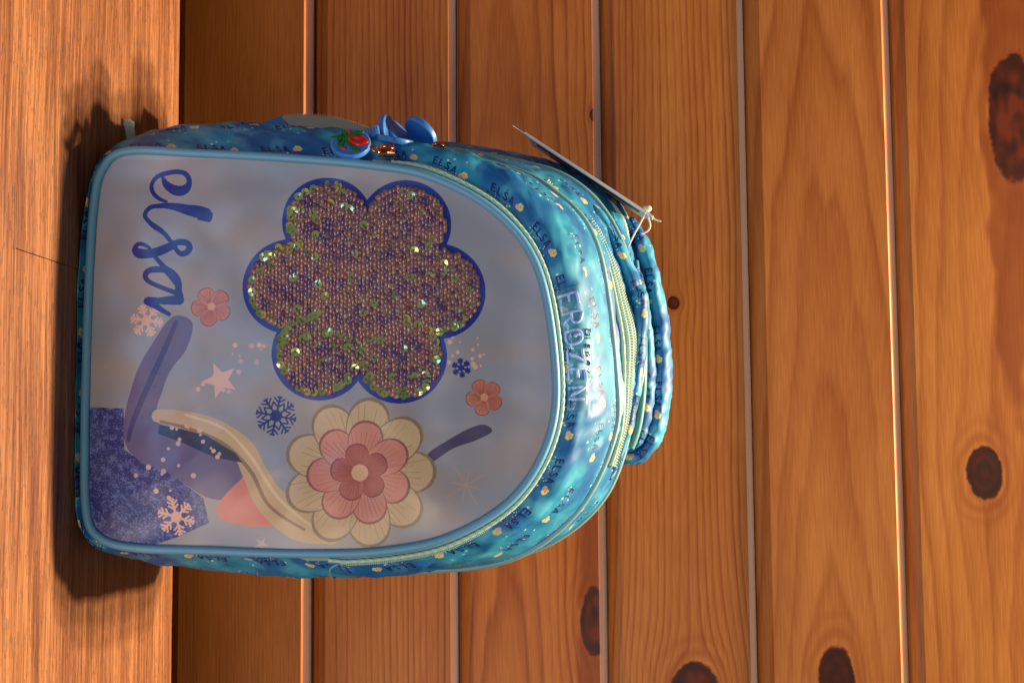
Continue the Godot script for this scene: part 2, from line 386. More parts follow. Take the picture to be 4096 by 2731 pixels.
func wood_image(w: int, h: int, size: Vector2, o: Dictionary) -> Image:
	# pine: growth rings cut by the plank's face, bent round its knots
	var warp := FastNoiseLite.new(); warp.seed = o.seed; warp.frequency = 1.0; warp.fractal_octaves = 2
	var fib := FastNoiseLite.new(); fib.seed = o.seed + 1; fib.frequency = 1.0; fib.fractal_octaves = 2
	var data := PackedByteArray(); data.resize(w * h * 3)
	var light: Color = o.light; var dark: Color = o.dark; var kn: Array = o.get("knots", [])
	var p := 0
	for j in h:
		var y := (j + 0.5) / h * size.y
		for i in w:
			var x := (i + 0.5) / w * size.x
			var yy: float = y + warp.get_noise_2d(x * o.wave, y * 9.0) * o.bend
			var inside := 0.0; var halo := 0.0; var pale := 0.0; var stain := 0.0
			for k in kn:
				var dx: float = (x - k[0]) / k[3]; var dy: float = y - k[1]; var d2 := dx * dx + dy * dy; var rr: float = k[2] * k[2]
				var sx: float = (x - k[0]) / (k[3] * 3.2); var s2: float = sx * sx + dy * dy * 1.3
				if k[4] > 0.7 and s2 < rr * 2.4: stain = maxf(stain, smoothstep(0.0, 0.5, 1.0 - s2 / (rr * 2.4) + 0.5 * warp.get_noise_2d(x * 14.0, y * 40.0)))
				if d2 < rr * 60.0:
					var rag: float = rr * (1.0 + 0.22 * warp.get_noise_2d(x * 26.0, y * 26.0) + 0.10 * warp.get_noise_2d(x * 120.0, y * 120.0))
					yy -= rr * 1.3 * dy / (d2 + rr * 0.4) * (1.0 - d2 / (rr * 60.0))
					if d2 < rag: inside = maxf(inside, smoothstep(0.0, 0.2, 1.0 - d2 / rag)); halo = 0.5 + 0.5 * sin(sqrt(d2 / rr) * 14.0); pale = (1.0 - d2 / rag) * k[4]
					elif d2 < rr * 4.5: halo = maxf(halo, (0.5 + 0.5 * sin(sqrt(d2 / rr) * 11.0 + 3.0 * warp.get_noise_2d(x * 15.0, y * 15.0))) * (1.0 - d2 / (rr * 4.5)))
			var ring: float = yy * o.freq
			if o.has("pith"):
				var d: float = o.depth + (x - o.at) * o.slope
				ring = sqrt(pow(yy - o.pith, 2) + d * d) * o.freq
			ring += 0.25 * warp.get_noise_2d(x * 5.0, y * 40.0)
			var t := ring - floorf(ring)
			var tone := (t * t * t if t < 0.86 else (1.0 - t) / 0.14 * 0.64)
			tone *= 0.75 + 0.9 * warp.get_noise_1d(floorf(ring) * 7.3)
			var f := fib.get_noise_2d(x * 22.0, y * 700.0)
			var v := clampf(tone * o.depthy + 0.22 + f * 0.2 + 0.2 * warp.get_noise_2d(x * 3.0, y * 16.0), 0.0, 1.0)
			var c := light.lerp(dark, v)
			if stain > 0.0: c = c.lerp(Color(0.42, 0.15, 0.04), stain * 0.5)
			if halo > 0.0: c = c.lerp(dark, halo * 0.5)
			if inside > 0.0: c = c.lerp(Color(0.15, 0.035, 0.015).lerp(Color(0.40, 0.14, 0.05), clampf(0.20 + 0.20 * warp.get_noise_2d(x * 50.0, y * 50.0) + 0.2 * halo + pale * (0.5 + 1.6 * warp.get_noise_2d(x * 30.0, y * 50.0)), 0.0, 1.0)), inside)
			data[p] = int(clampf(c.r, 0, 1) * 255); data[p + 1] = int(clampf(c.g, 0, 1) * 255); data[p + 2] = int(clampf(c.b, 0, 1) * 255); p += 3
	return Image.create_from_data(w, h, false, Image.FORMAT_RGB8, data)

func laminate_image(w: int, h: int, size: Vector2) -> Image:
	var a := FastNoiseLite.new(); a.seed = 31; a.frequency = 1.0; a.fractal_octaves = 2
	var data := PackedByteArray(); data.resize(w * h * 3); var p := 0
	for j in h:
		var y := (j + 0.5) / h * size.y
		for i in w:
			var x := (i + 0.5) / w * size.x
			var bend := y + 0.004 * a.get_noise_2d(x * 3.0, y * 6.0)
			var v := 0.54 + 0.5 * a.get_noise_2d(x * 10.0, bend * 640.0) + 0.45 * a.get_noise_2d(x * 7.0 + 40.0, bend * 210.0) + 0.4 * a.get_noise_2d(x * 2.2, bend * 34.0 + 9.0)
			var c := Color(0.385, 0.20, 0.11).lerp(Color(0.66, 0.445, 0.285), clampf(v, 0.0, 1.0))
			if a.get_noise_2d(x * 40.0 + 5.0, bend * 900.0) > 0.42: c = c.darkened(0.3)
			data[p] = int(c.r * 255); data[p + 1] = int(c.g * 255); data[p + 2] = int(c.b * 255); p += 3
	return Image.create_from_data(w, h, false, Image.FORMAT_RGB8, data)

func weave_normal() -> ImageTexture:
	var img := Image.create(64, 64, false, Image.FORMAT_RGB8)
	for y in 64:
		for x in 64:
			var s := 0.5 + 0.5 * sin(TAU * (x + y) / 16.0) * sin(TAU * (x - y) / 16.0)
			img.set_pixel(x, y, Color(s, s, s))
	img.bump_map_to_normal_map(2.0)
	return tex(img)

func make_materials():
	var f := mat(Color.WHITE, 0.52); f.metallic_specular = 0.42; f.albedo_texture = tex(fabric_image()); f.uv1_scale = Vector3(1 / 0.18, 1 / 0.12, 1)
	M.fabric = f
	var p := mat(Color.WHITE, 0.37); p.albedo_texture = tex(print_image()); p.texture_repeat = false; M.panel = p
	var weave := weave_normal()
	M.piping = mat(Color(0.45, 0.62, 0.64), 0.45); M.piping_blue = mat(Color(0.36, 0.60, 0.74), 0.42)
	M.tape = mat(Color(0.56, 0.70, 0.66), 0.55); M.coil = mat(Color(0.66, 0.78, 0.72), 0.4)
	for k in ["piping", "piping_blue", "tape"]:
		M[k].normal_enabled = true; M[k].normal_texture = weave; M[k].normal_scale = 0.4; M[k].uv1_scale = Vector3(700, 700, 1)
	M.spacer = mat(Color(0.60, 0.58, 0.50), 0.6); M.webbing = mat(Color(0.62, 0.72, 0.68), 0.7)
	M.rubber = mat(Color(0.20, 0.45, 0.74), 0.4); M.rubber_red = mat(Color(0.78, 0.07, 0.05), 0.35); M.rubber_green = mat(Color(0.09, 0.42, 0.10), 0.35)
	M.copper = mat(Color(0.80, 0.50, 0.36), 0.18, 1.0)
	M.letter = mat(Color(0.60, 0.72, 0.95), 0.12); M.letter.clearcoat_enabled = true; M.letter.clearcoat = 0.8; M.letter.clearcoat_roughness = 0.06
	M.letter_dark = mat(Color(0.14, 0.24, 0.50), 0.12)
	M.plate = mat(Color(0.55, 0.85, 0.85, 0.22), 0.12); M.plate.transparency = BaseMaterial3D.TRANSPARENCY_ALPHA
	M.mesh_teal = mat(Color(0.30, 0.55, 0.55), 0.55)
	M.raw_wood = mat(Color(0.80, 0.63, 0.53), 0.5)
	M.white = mat(Color(0.86, 0.82, 0.80), 0.6); M.string = mat(Color(0.86, 0.82, 0.74), 0.7)
	M.clear = mat(Color(0.9, 0.85, 0.8, 0.25), 0.1); M.clear.transparency = BaseMaterial3D.TRANSPARENCY_ALPHA

# ---------------------------------------------------------------- the setting
func board(called: String, parent: Node, x0: float, x1: float, z0: float, z1: float, top: float, deep: float, m: Material):
	var b := 0.0004; var rows := []; var uvs := []
	for r in [[z0, top - deep], [z0, top - b], [z0 + b, top], [z1 - b, top], [z1, top - b], [z1, top - deep]]:
		rows.append(PackedVector3Array([Vector3(x0, top - deep, r[0]), Vector3(x0, r[1] - b, r[0]), Vector3(x0 + b, r[1], r[0]), Vector3(x1 - b, r[1], r[0]), Vector3(x1, r[1] - b, r[0]), Vector3(x1, top - deep, r[0])]))
		var ur := PackedVector2Array()
		for v in rows[-1]: ur.append(Vector2((v.x + 0.65) / 1.1, v.z / 0.42))
		uvs.append(ur)
	obj(called, sheet(rows, false, uvs, Vector3((x0 + x1) / 2, top - 0.02, (z0 + z1) / 2)), m, parent)

func build_floor():
	var fl := BoxMesh.new(); fl.size = Vector3(4.0, 0.05, 3.2)
	obj("floor", fl, mat(Color(0.42, 0.30, 0.20), 0.6), self, Vector3(0, -0.825, 1.4)).set_meta("kind", "structure")  # out of view, added to cut background light from below the ledge
	var o := Node3D.new(); o.name = "laminate_ledge"; add_child(o)
	o.set_meta("label", "ledge of brown wood grain laminate boards on which the backpack stands"); o.set_meta("category", "ledge")
	var m := mat(Color.WHITE, 0.5); var img := laminate_image(1800, 700, Vector2(1.1, 0.42)); m.albedo_texture = tex(img)
	m.heightmap_enabled = true; m.heightmap_texture = m.albedo_texture; m.heightmap_scale = 0.02
	var seam = [-108.5, 279.8]; var front = [-108.5, 306.8]
	var xs: float = seam[0] * 0.001; var zs: float = front[1] * 0.001
	board("laminate_board", o, -0.75, xs - 0.0001, 0.0015, zs - 0.0002, 0.0, 0.012, m)
	board("laminate_board", o, xs + 0.0001, 0.75, 0.0015, zs - 0.0002, -0.0002, 0.012, m)
	board("laminate_board", o, -0.75, 0.75, zs + 0.0001, 0.37, 0.0, 0.012, m)
	var added_base := BoxMesh.new(); added_base.size = Vector3(1.5, 0.788, 0.36)
	obj("added_base", added_base, mat(Color(0.40, 0.24, 0.13), 0.6), o, Vector3(0, -0.4062, 0.182))  # unseen box, added to keep the gap behind the ledge dark

func build_wall():
	var o := Node3D.new(); o.name = "plank_wall"; add_child(o)
	o.set_meta("label", "varnished orange pine wall of wide tongue and groove planks with dark knots"); o.set_meta("category", "wall")
	var L := Color(0.77, 0.515, 0.24); var D := Color(0.50, 0.225, 0.06)
	var spec := [
		{"seed": 1, "light": L, "dark": D, "wave": 1.0, "bend": 0.002, "freq": 330.0, "depthy": 0.25},
		{"seed": 2, "light": L, "dark": D, "wave": 1.2, "bend": 0.003, "freq": 195.0, "depthy": 0.85},
		{"seed": 3, "light": L, "dark": D, "wave": 1.6, "bend": 0.006, "freq": 150.0, "depthy": 0.85, "pith": 0.04, "depth": 0.055, "slope": -0.03, "at": 0.4, "knots": [[-0.266, 0.362, 0.0045, 1.4, 0.6], [0.163, 0.357, 0.0125, 2.4, 0.9]]},
		{"seed": 4, "light": L, "dark": D, "wave": 1.2, "bend": 0.004, "freq": 170.0, "depthy": 0.8, "knots": [[-0.103, 0.427, 0.0055, 1.1, 0.5], [0.219, 0.439, 0.020, 1.2, 0.5]]},
		{"seed": 5, "light": L, "dark": D, "wave": 1.5, "bend": 0.006, "freq": 75.0, "depthy": 0.5, "pith": 0.064, "depth": 0.05, "slope": -0.085, "at": 0.45, "knots": [[0.212, 0.556, 0.0155, 1.9, 0.0]]},
		{"seed": 6, "light": L, "dark": D, "wave": 1.5, "bend": 0.006, "freq": 62.0, "depthy": 0.46, "pith": 0.10, "depth": 0.04, "slope": -0.07, "at": 0.3, "knots": [[-0.259, 0.720, 0.022, 2.7, 0.8], [0.042, 0.684, 0.0155, 1.55, 0.0]]}]
	for k in 6: spec[k].light = spec[k].light * [Color(0.99, 0.94, 0.92), Color(0.97, 0.92, 0.92), Color(1.0, 0.93, 0.90), Color(0.98, 0.96, 1.0), Color(0.96, 0.93, 0.98), Color(0.98, 0.95, 0.96)][k]   # boards from different trees
	for k in 6:
		var y0 := 0.1177 + (k - 1) * 0.125; var big := 1.2008
		var s: Dictionary = spec[k]
		for kn in s.get("knots", []): kn[0] += 0.62; kn[1] -= y0
		var m := mat(Color.WHITE, 0.5); m.metallic_specular = 0.36; m.albedo_texture = tex(wood_image(1400, 176, Vector2(1.07, 0.125), s)); m.texture_repeat = false
		m.heightmap_enabled = true; m.heightmap_texture = m.albedo_texture; m.heightmap_scale = 0.02
		var proud := 0.0020 if k == 0 or k == 4 else 0.0; var ch := 0.0013 if proud > 0.0 else 0.0001
		var prof := [[0.0006, -0.018], [0.0006, -0.0085], [0.0012, -0.0062], [0.003, -0.0038], [0.006, -0.0016], [0.0095, -0.0003], [0.0125, proud], [0.1182 - ch, proud], [0.1182, proud - ch], [0.1183, -0.0012]]
		var rows := []; var uvs := []
		for r in prof:
			var yw: float = 0.3181 + (y0 + r[0] - 0.3181) * big; var zw: float = -0.2 + r[1] * big
			rows.append(PackedVector3Array([Vector3(-0.62 * big, yw, zw), Vector3(-0.1 * big, yw, zw), Vector3(0.45 * big, yw, zw)]))
			var v: float = clampf(r[0] / 0.125, 0.01, 0.99)
			uvs.append(PackedVector2Array([Vector2(0.002, v), Vector2(0.52 / 1.07, v), Vector2(0.998, v)]))
		var pl := obj("plank", flat_sheet(rows, uvs), m, o)
		var tr := []
		for r in [[0.1183, -0.0014], [0.1215, -0.0020], [0.1242, -0.0026], [0.1244, -0.0045], [0.1246, -0.018]]:
			var yt: float = 0.3181 + (y0 + r[0] - 0.3181) * big; var zt: float = -0.2 + r[1] * big
			tr.append(PackedVector3Array([Vector3(-0.62 * big, yt, zt), Vector3(0.45 * big, yt, zt)]))
		obj("tongue", sheet(tr, false), M.raw_wood, pl)
	var low := BoxMesh.new(); low.size = Vector3(1.29, 0.73, 0.02)
	obj("added_lower_board", low, mat(Color(0.55, 0.30, 0.12), 0.5), o, Vector3(-0.1, -0.438, -0.213))  # unseen board, added to stop light leaking in below the planks

func flat_sheet(rows: Array, uvs: Array) -> ArrayMesh:
	# as sheet(), with a hard edge between the strips
	var st := SurfaceTool.new(); st.begin(Mesh.PRIMITIVE_TRIANGLES)
	for r in rows.size() - 1:
		for c in rows[r].size() - 1:
			st.set_smooth_group(1 if r >= 1 and r <= 5 else r + 2)
			for q in [[r, c], [r + 1, c], [r, c + 1], [r, c + 1], [r + 1, c], [r + 1, c + 1]]:
				st.set_uv(uvs[q[0]][q[1]]); st.add_vertex(rows[q[0]][q[1]])
	st.generate_normals()
	return st.commit()

# ---------------------------------------------------------------- the bag
const R0 := [-54.3, 4.4, 212.6, -107.8, 5.5, 212.5, -152.8, 7.9, 212.3, -178.4, 13.3, 211.8, -191.9, 29.7, 210.3, -191, 78.2, 206, -188.6, 134.5, 200.9, -183.5, 197.2, 195.3, -174.5, 242.3, 191.2, -148.5, 287.6, 187.1, -107.8, 316, 184.6, -37.9, 327.1, 183.6, 10.2, 321.8, 184, 51.1, 296.6, 186.3, 77.1, 253.3, 190.2, 86.8, 206.2, 194.4, 87.7, 147.8, 199.7, 84.7, 87, 205.2, 81.7, 38.2, 209.6, 73.9, 15, 211.7, 55.5, 6.4, 212.4, 4.5, 4.3, 212.6]
const R2 := [-54.6, 0.8, 209, -108.3, 0.8, 209, -157.2, 3.7, 205, -185.4, 6.7, 195, -206.5, 18.2, 175, -217.5, 60.1, 168, -217.2, 120.4, 168, -208.9, 186.8, 168, -195.8, 255.9, 168, -171.3, 304.1, 168, -119.1, 338.7, 168, -38.4, 348.2, 168, 10.6, 342.7, 168, 60.5, 314.3, 168, 87.8, 269.9, 168, 101.5, 217.8, 168, 104.2, 156.5, 168, 99.1, 85.6, 168, 91.7, 35.2, 175, 80.5, 10.4, 195, 59, 1.1, 205, 4.5, 0.8, 209]
const R3 := [-59.8, 0.8, 130, -112.3, 0.8, 130, -168.5, 0.8, 130, -201.7, 5.4, 130, -216.5, 21.8, 130, -223.4, 55, 130, -222.5, 111.4, 130, -215.7, 184.1, 130, -195.4, 280.8, 130, -175, 324.6, 130, -132.5, 357.2, 130, -35.2, 370, 130, 11.2, 366.8, 130, 63.5, 339.7, 130, 97.6, 290.6, 130, 106.2, 219.6, 130, 106.5, 149.1, 130, 101.1, 74.9, 130, 93.9, 29.4, 130, 81.1, 9.7, 130, 59.9, 0.8, 130, 5.2, 0.8, 130]
const R4 := [-62.5, 0.8, 88, -117.5, 0.8, 88, -173, 0.8, 88, -206.1, 2.5, 88, -223.7, 17.9, 88, -232, 49.2, 88, -233, 101.3, 88, -226.9, 179.3, 88, -209.7, 284.1, 88, -190.1, 342.1, 88, -144.6, 377.1, 88, -68.8, 393.9, 88, -13.2, 386.3, 88, 55.7, 361.9, 88, 96.5, 305.3, 88, 108.7, 214.9, 88, 109.7, 140.8, 88, 104, 63, 88, 95.2, 25.6, 88, 80.4, 6.7, 88, 59.5, 0.8, 88, 5.6, 0.8, 88]
const R5 := [-66.3, 0.8, 30, -121.1, 0.8, 30, -176.4, 0.8, 30, -213.4, 2.8, 30, -233.6, 17.3, 30, -243.3, 43.2, 30, -244.8, 94.9, 30, -242.1, 172.2, 30, -233.2, 267.4, 30, -211.4, 345.5, 30, -171.2, 388.4, 30, -65.9, 405.1, 30, -8.7, 396.3, 30, 46.2, 369.1, 30, 97, 304.6, 30, 112.8, 208.3, 30, 113.8, 129.5, 30, 107.5, 53.9, 30, 98.5, 21.3, 30, 82.4, 6.6, 30, 59.9, 0.8, 30, 6.1, 0.8, 30]

func blend_rows(a: Array, n: int, amp: float, seed: float, ease := 0.5, start := 0.0, wide := 0.0) -> Array:
	# n + 1 rows of points through the given rings, creased along their normals; the end rings stay put
	var rows := []
	var cnt: int = a[0].size()
	for r in n + 1:
		var t := float(r) / n * (a.size() - 1); var i := mini(int(t), a.size() - 2); var f := t - i
		var row := PackedVector3Array()
		for c in cnt:
			var p: Vector3 = a[i][c].cubic_interpolate(a[i + 1][c], a[maxi(i - 1, 0)][c], a[mini(i + 2, a.size() - 1)][c], f)
			row.append(p)
		rows.append(row)
	var mid := Vector3.ZERO
	for c in cnt: mid += a[0][c] / cnt
	var out := []
	for r in n + 1:
		var s := sin(PI * float(r) / n)
		var row := PackedVector3Array()
		for c in cnt:
			var p: Vector3 = rows[r][c]
			var al: Vector3 = rows[r][(c + 1) % cnt] - rows[r][(c - 1 + cnt) % cnt]
			var ac: Vector3 = rows[mini(r + 1, n)][c] - rows[maxi(r - 1, 0)][c]
			var nn := al.cross(ac).normalized()
			if nn.dot(p - mid) < 0.0: nn = -nn
			var q := p * Vector3(1.0, 1.0, 1.6) + Vector3(seed, seed * 0.7, 0)
			var k := crease.get_noise_3dv(q) + 1.0 * (0.5 - absf(crease.get_noise_3dv(q * 1.5)) * 2.2)
			k *= smoothstep(-0.02, 0.05, p.y)
			row.append(p + nn * k * amp * s + nn * wide * s)
		out.append(row)
	return out

func fabric_uv(rows: Array, ref: int, off: Vector2) -> Array:
	var cnt: int = rows[0].size(); var u := PackedFloat32Array(); var run := 0.0
	for c in cnt + 1:
		u.append(run); run += rows[ref][c % cnt].distance_to(rows[ref][(c + 1) % cnt])
	var uvs := []; var v := PackedFloat32Array(); v.resize(cnt)
	for r in rows.size():
		var ur := PackedVector2Array()
		for c in cnt + 1:
			var k := c % cnt
			if r > 0 and c < cnt: v[k] += rows[r][k].distance_to(rows[r - 1][k])
			ur.append(Vector2(u[c], v[k]) + off)
		uvs.append(ur)
	return uvs

func part(called: String, mesh: Mesh, m: Material, parent: Node = bag) -> MeshInstance3D:
	return obj(called, mesh, m, parent, -ORIGIN if parent == bag else Vector3.ZERO)

func panel_point(x: float, y: float, edge := 1.0) -> Vector3:
	var cx := clampf((x + 0.035) / 0.135, -1.0, 1.0); var cy := clampf((y - 0.145) / 0.145, -1.0, 1.0)
	var z := 0.213 - 0.09 * y
	var b := (1.0 - pow(cx, 4)) * (1.0 - pow(cy, 4))
	var w := crease.get_noise_3d(x * 0.35, y * 0.5, 4.0) * 0.004 + crease.get_noise_3d(x * 0.9 + 3.0, y * 0.7, 9.0) * 0.0012
	w += (0.35 - absf(crease.get_noise_3d(x * 0.55 + y * 0.3, y * 0.2 - x * 0.12, 20.0)) * 2.2) * 0.0016 * (1.0 - 0.6 * b)
	return Vector3(x, y, z + edge * (0.007 * b + w - 0.0015))

func build_bag():
	bag = Node3D.new(); bag.name = "backpack"; add_child(bag); bag.position = ORIGIN
	bag.set_meta("label", "light blue satin backpack with a sequin flower patch and elsa written on its front"); bag.set_meta("category", "backpack")
	var per := 12
	var r0 := smooth(mm3(R0), per, true); var r2 := smooth(mm3(R2), per, true); var r3 := smooth(mm3(R3), per, true)
	var r4 := smooth(mm3(R4), per, true); var r5 := smooth(mm3(R5), per, true)
	var cnt := r0.size()
	var mid := Vector3.ZERO
	for p in r0: mid += p / cnt
	# front panel
	var rows := []; var uvs := []
	for s in 29:
		var f := 1.0 - float(s) / 28.0
		var row := PackedVector3Array(); var ur := PackedVector2Array()
		for c in cnt:
			var p := mid.lerp(r0[c], f * 0.985)
			row.append(panel_point(p.x, p.y, 1.0 - pow(f, 9)))
		for c in cnt + 1:
			var v := row[c % cnt]
			ur.append(Vector2((v.y * 1000.0 - PY.x) / (PY.y - PY.x), (v.x * 1000.0 - PX.x) / (PX.y - PX.x)))
		rows.append(row); uvs.append(ur)
	part("front_panel", sheet(rows, true, uvs), M.panel)
	var pipe := PackedVector3Array()
	for p in r0: pipe.append(p + (mid - p).normalized() * 0.0024 + Vector3(0, 0, 0.0005))
	part("front_piping", tube(pipe, 0.0030, 12, true), M.piping_blue)
	# zipper tape round the pocket, and its woven edge cord
	var t0 := PackedVector3Array(); var t1 := PackedVector3Array(); var cord := PackedVector3Array()
	for c in cnt:
		var k := float(c) / per
		var out := (r0[c] - mid).normalized()
		var wide := 0.0035 + 0.0035 * smoothstep(7.0, 7.6, k) * (1.0 - smoothstep(8.6, 10.0, k)) + 0.004 * smoothstep(12.5, 14.5, k) * (1.0 - smoothstep(15.5, 15.65, k))
		if k < 7.0 or k > 15.95: wide = 0.0016
		t0.append(r0[c] + out * 0.0002 + Vector3(0, 0, -0.0035)); t1.append(r0[c] + out * wide + Vector3(0, 0, -0.0065 - wide * 0.6))
		if k >= 7.2 and k <= 15.7: cord.append(t0[c].lerp(t1[c], 0.35) + out * 0.0012 + Vector3(0, 0, 0.0012))
	var zip := part("front_zipper", sheet([t0, t0.duplicate(), t1], true, [], mid + Vector3(0, 0, -0.2)), M.tape)
	part("zipper_cord", tube(smooth(cord, 3), 0.0014, 9, false, 1.0, Vector3(0, 0, 1), 180.0, 0.14), M.coil, zip)
	teeth(zip, t0, t1, int(7.05 * per), int(10 * per)); teeth(zip, t0, t1, int(12.6 * per), int(15.6 * per))
	# front gusset
	var g := blend_rows([t1, r2, r3], 22, 0.0020, 1.0, 0.5, 0.0, 0.001)
	var guv := fabric_uv(g, 8, Vector2(0.016, 0.005))
	part("front_gusset", sheet(g, true, guv, mid + Vector3(0, 0, -0.1)), M.fabric)
	var bind := PackedVector3Array()
	for rr in [0, 5, 10, 14]: bind.append(g[rr][int(round(lerpf(15.6, 15.86, minf(rr / 11.0, 1.0)) * per))] + Vector3(0.0006, 0, 0.0004))
	part("seam_binding", tube(smooth(bind, 6), 0.0010, 8), M.piping_blue)
	part("middle_piping", tube(r3, 0.0025, 12, true), M.piping)
	# second compartment: folded flap over a wide zipper
	var g2 := blend_rows([r3, r4], 12, 0.0016, 5.0, 0.5, 0.0, 0.0012)
	part("middle_gusset", sheet(g2, true, fabric_uv(g2, 6, Vector2(0.03, 0.07)), mid + Vector3(0, 0, -0.1)), M.fabric)
	part("rear_piping", tube(r4, 0.0023, 12, true), M.piping)
	var b := blend_rows([r4, r5], 10, 0.0022, 9.0, 0.5, 0.0, 0.001)
	var buv := fabric_uv(b, 5, Vector2(0.06, 0.03))
	part("rear_body", sheet(b, true, buv, mid + Vector3(0, 0, -0.1)), M.fabric)
	var mb := Vector3.ZERO
	for p in r5: mb += p / cnt
	var back := [r5]; var c1 := PackedVector3Array(); var c2 := PackedVector3Array()
	for p in r5: c1.append(mb.lerp(p, 0.94) + Vector3(0, 0, -0.012)); c2.append(mb + Vector3(0, 0, -0.018))
	part("back_panel", sheet([r5, c1, c2], true, [], mb + Vector3(0, 0, 0.2)), M.spacer)
	middle_zipper(); handle(); logo(g); strap(); charms(); sequins()

func teeth(zip: Node, a: PackedVector3Array, b: PackedVector3Array, from: int, to: int):
	# the stitched coil: two rows of small beads, too small to pick apart
	var pa := PackedVector3Array(); var pb := PackedVector3Array()
	for c in range(from, to): pa.append(a[c % a.size()].lerp(b[c % a.size()], 0.62)); pb.append(a[c % a.size()].lerp(b[c % a.size()], 0.9))
	beads(zip, [smooth(pa, 4), smooth(pb, 4)], 0.0009, 0.0014)

func beads(zip: Node, lines: Array, r: float, step: float):
	var s := SphereMesh.new(); s.radius = r; s.height = r * 1.7; s.radial_segments = 6; s.rings = 3
	var at: Array[Transform3D] = []
	for ln in lines:
		var run := 0.0
		for i in range(1, ln.size()):
			var d: Vector3 = ln[i] - ln[i - 1]; var len := d.length()
			while run < len:
				var dir := d.normalized(); var side := dir.cross(Vector3(0, 0, 1)).normalized()
				at.append(Transform3D(Basis(dir * 0.75, side * 1.25, dir.cross(side)), ln[i - 1] + dir * run)); run += step
			run -= len
	var mm := MultiMesh.new(); mm.transform_format = MultiMesh.TRANSFORM_3D; mm.mesh = s; mm.instance_count = at.size()
	for i in at.size(): mm.set_instance_transform(i, at[i])
	var o := MultiMeshInstance3D.new(); o.name = "zipper_coil"; o.multimesh = mm; o.material_override = M.coil; o.set_meta("kind", "stuff"); zip.add_child(o, true)

func middle_zipper():
	# swells out from behind the middle piping over the top
	var a := smooth(mm3([-183, 316.5, 122, -155.4, 345.1, 122, -121.2, 361, 122, -82.7, 368.6, 122, -56.6, 371.5, 122, -24.1, 372.3, 122, 4.9, 370.6, 122, 30.6, 363.1, 122]), 10)
	var b := smooth(mm3([-187.4, 318.2, 104, -161.3, 349.7, 104, -128, 368.3, 104, -94.3, 380.4, 104, -68.3, 387.3, 104, -37.8, 382.8, 104, -4.8, 377.7, 104, 31.2, 366.7, 104]), 10)
	var rows := []
	for r in 7:
		var row := PackedVector3Array(); var f := r / 6.0
		for c in a.size(): row.append(a[c].lerp(b[c], f) + Vector3(0, 0.004, 0.004) * sin(PI * f))
		rows.append(row)
	var zip := part("middle_zipper", sheet(rows, false, [], Vector3(-0.03, 0.2, 0.0)), M.tape)
	beads(zip, [rows[2], rows[3], rows[4]], 0.0013, 0.0021)
	part("zipper_cord", tube(rows[1], 0.0015, 9, false, 1.0, Vector3(0, 0, 1), 180.0, 0.14), M.coil, zip)
	part("zipper_cord", tube(rows[6], 0.0014, 9, false, 1.0, Vector3(0, 0, 1), 180.0, 0.14), M.coil, zip)
	# the folded flap behind it
	var f1 := smooth(mm3([-183, 335, 98, -163.6, 359, 98, -135.5, 374.7, 98, -108.4, 385, 98, -94.9, 391.2, 98, -71.4, 390.5, 98, -41.3, 387.3, 98, -11.4, 382.9, 98, 18.3, 375.2, 98, 41.3, 365.6, 98]), 10)
	var w := PackedFloat32Array()
	for i in f1.size(): w.append(0.0022 + 0.0042 * sin(PI * i / (f1.size() - 1)) + 0.0007 * sin(i * 0.7))
	part("flap", fabric_tube(f1, w, 1.5), M.fabric)

func fabric_tube(path: PackedVector3Array, w, flat: float, amp := 0.0, sides := 20) -> ArrayMesh:
	var m := tube(path, w, sides, false, flat)
	if amp == 0.0: return m
	var a := m.surface_get_arrays(0); var v: PackedVector3Array = a[0]; var nn: PackedVector3Array = a[1]
	for i in v.size():
		var k := crease.get_noise_3dv(v[i] * Vector3(1.3, 1.3, 0.8)) + 0.8 * (0.4 - absf(crease.get_noise_3dv(v[i] * 1.9 + Vector3(3, 1, 2))) * 2.0)
		v[i] += nn[i] * k * amp
	return finish(v, a[Mesh.ARRAY_TEX_UV], a[Mesh.ARRAY_INDEX], Vector3(-0.03, 0.33, 0.03), true, sides + 1, v.size() / (sides + 1))

func handle():
	# the padded carrying handle that arches over the back
	var p := smooth(mm3([-165.7, 386.2, 45, -152.3, 393.8, 45, -132.5, 400.6, 45, -103.9, 406.1, 45, -75.4, 409.5, 45, -43.6, 410.4, 45, -15.5, 408.5, 45, 7.3, 403.6, 45, 22.3, 394.6, 45, 26.4, 384.4, 45, 19.3, 374, 45]), 14)
	var w := PackedFloat32Array()
	for i in p.size(): w.append(0.0056 + 0.0042 * sin(PI * i / (p.size() - 1.0)))
	var h := part("carry_handle", fabric_tube(p, w, 2.0, 0.0017, 28), M.fabric)
	var q := smooth(mm3([-130.5, 390.2, 60, -102.4, 395.3, 60, -74.4, 397.7, 60, -46.5, 398.6, 60, -25.7, 397.6, 60, -4.9, 395.2, 60, 12.3, 389.4, 60, 19.1, 381.7, 60]), 10)
	var qw := PackedFloat32Array()
	for i in q.size(): qw.append(0.0035 + 0.0045 * sin(PI * i / (q.size() - 1.0)))
	part("handle_lining", fabric_tube(q, qw, 1.5, 0.0014, 20), M.fabric, h)
	var ms := smooth(mm3([-69.8, 395.1, 74, -42.4, 394.6, 74, -18.5, 392.9, 74, 3.6, 389.1, 74, 18.8, 383.5, 74]), 10)
	part("mesh_edge", tube(ms, 0.0032, 12, false, 1.2), M.mesh_teal, h)
	# webbing loop at the back, top left
	var l := smooth(mm3([-179.7, 363.6, 60, -175.3, 371.3, 60, -164.2, 378.8, 60, -151.8, 382.2, 60, -139.4, 384.1, 60]), 10)
	part("webbing_loop", tube(l, 0.0042, 12, false, 0.5, Vector3(0, 0, 1), 420.0, 0.08), M.coil)

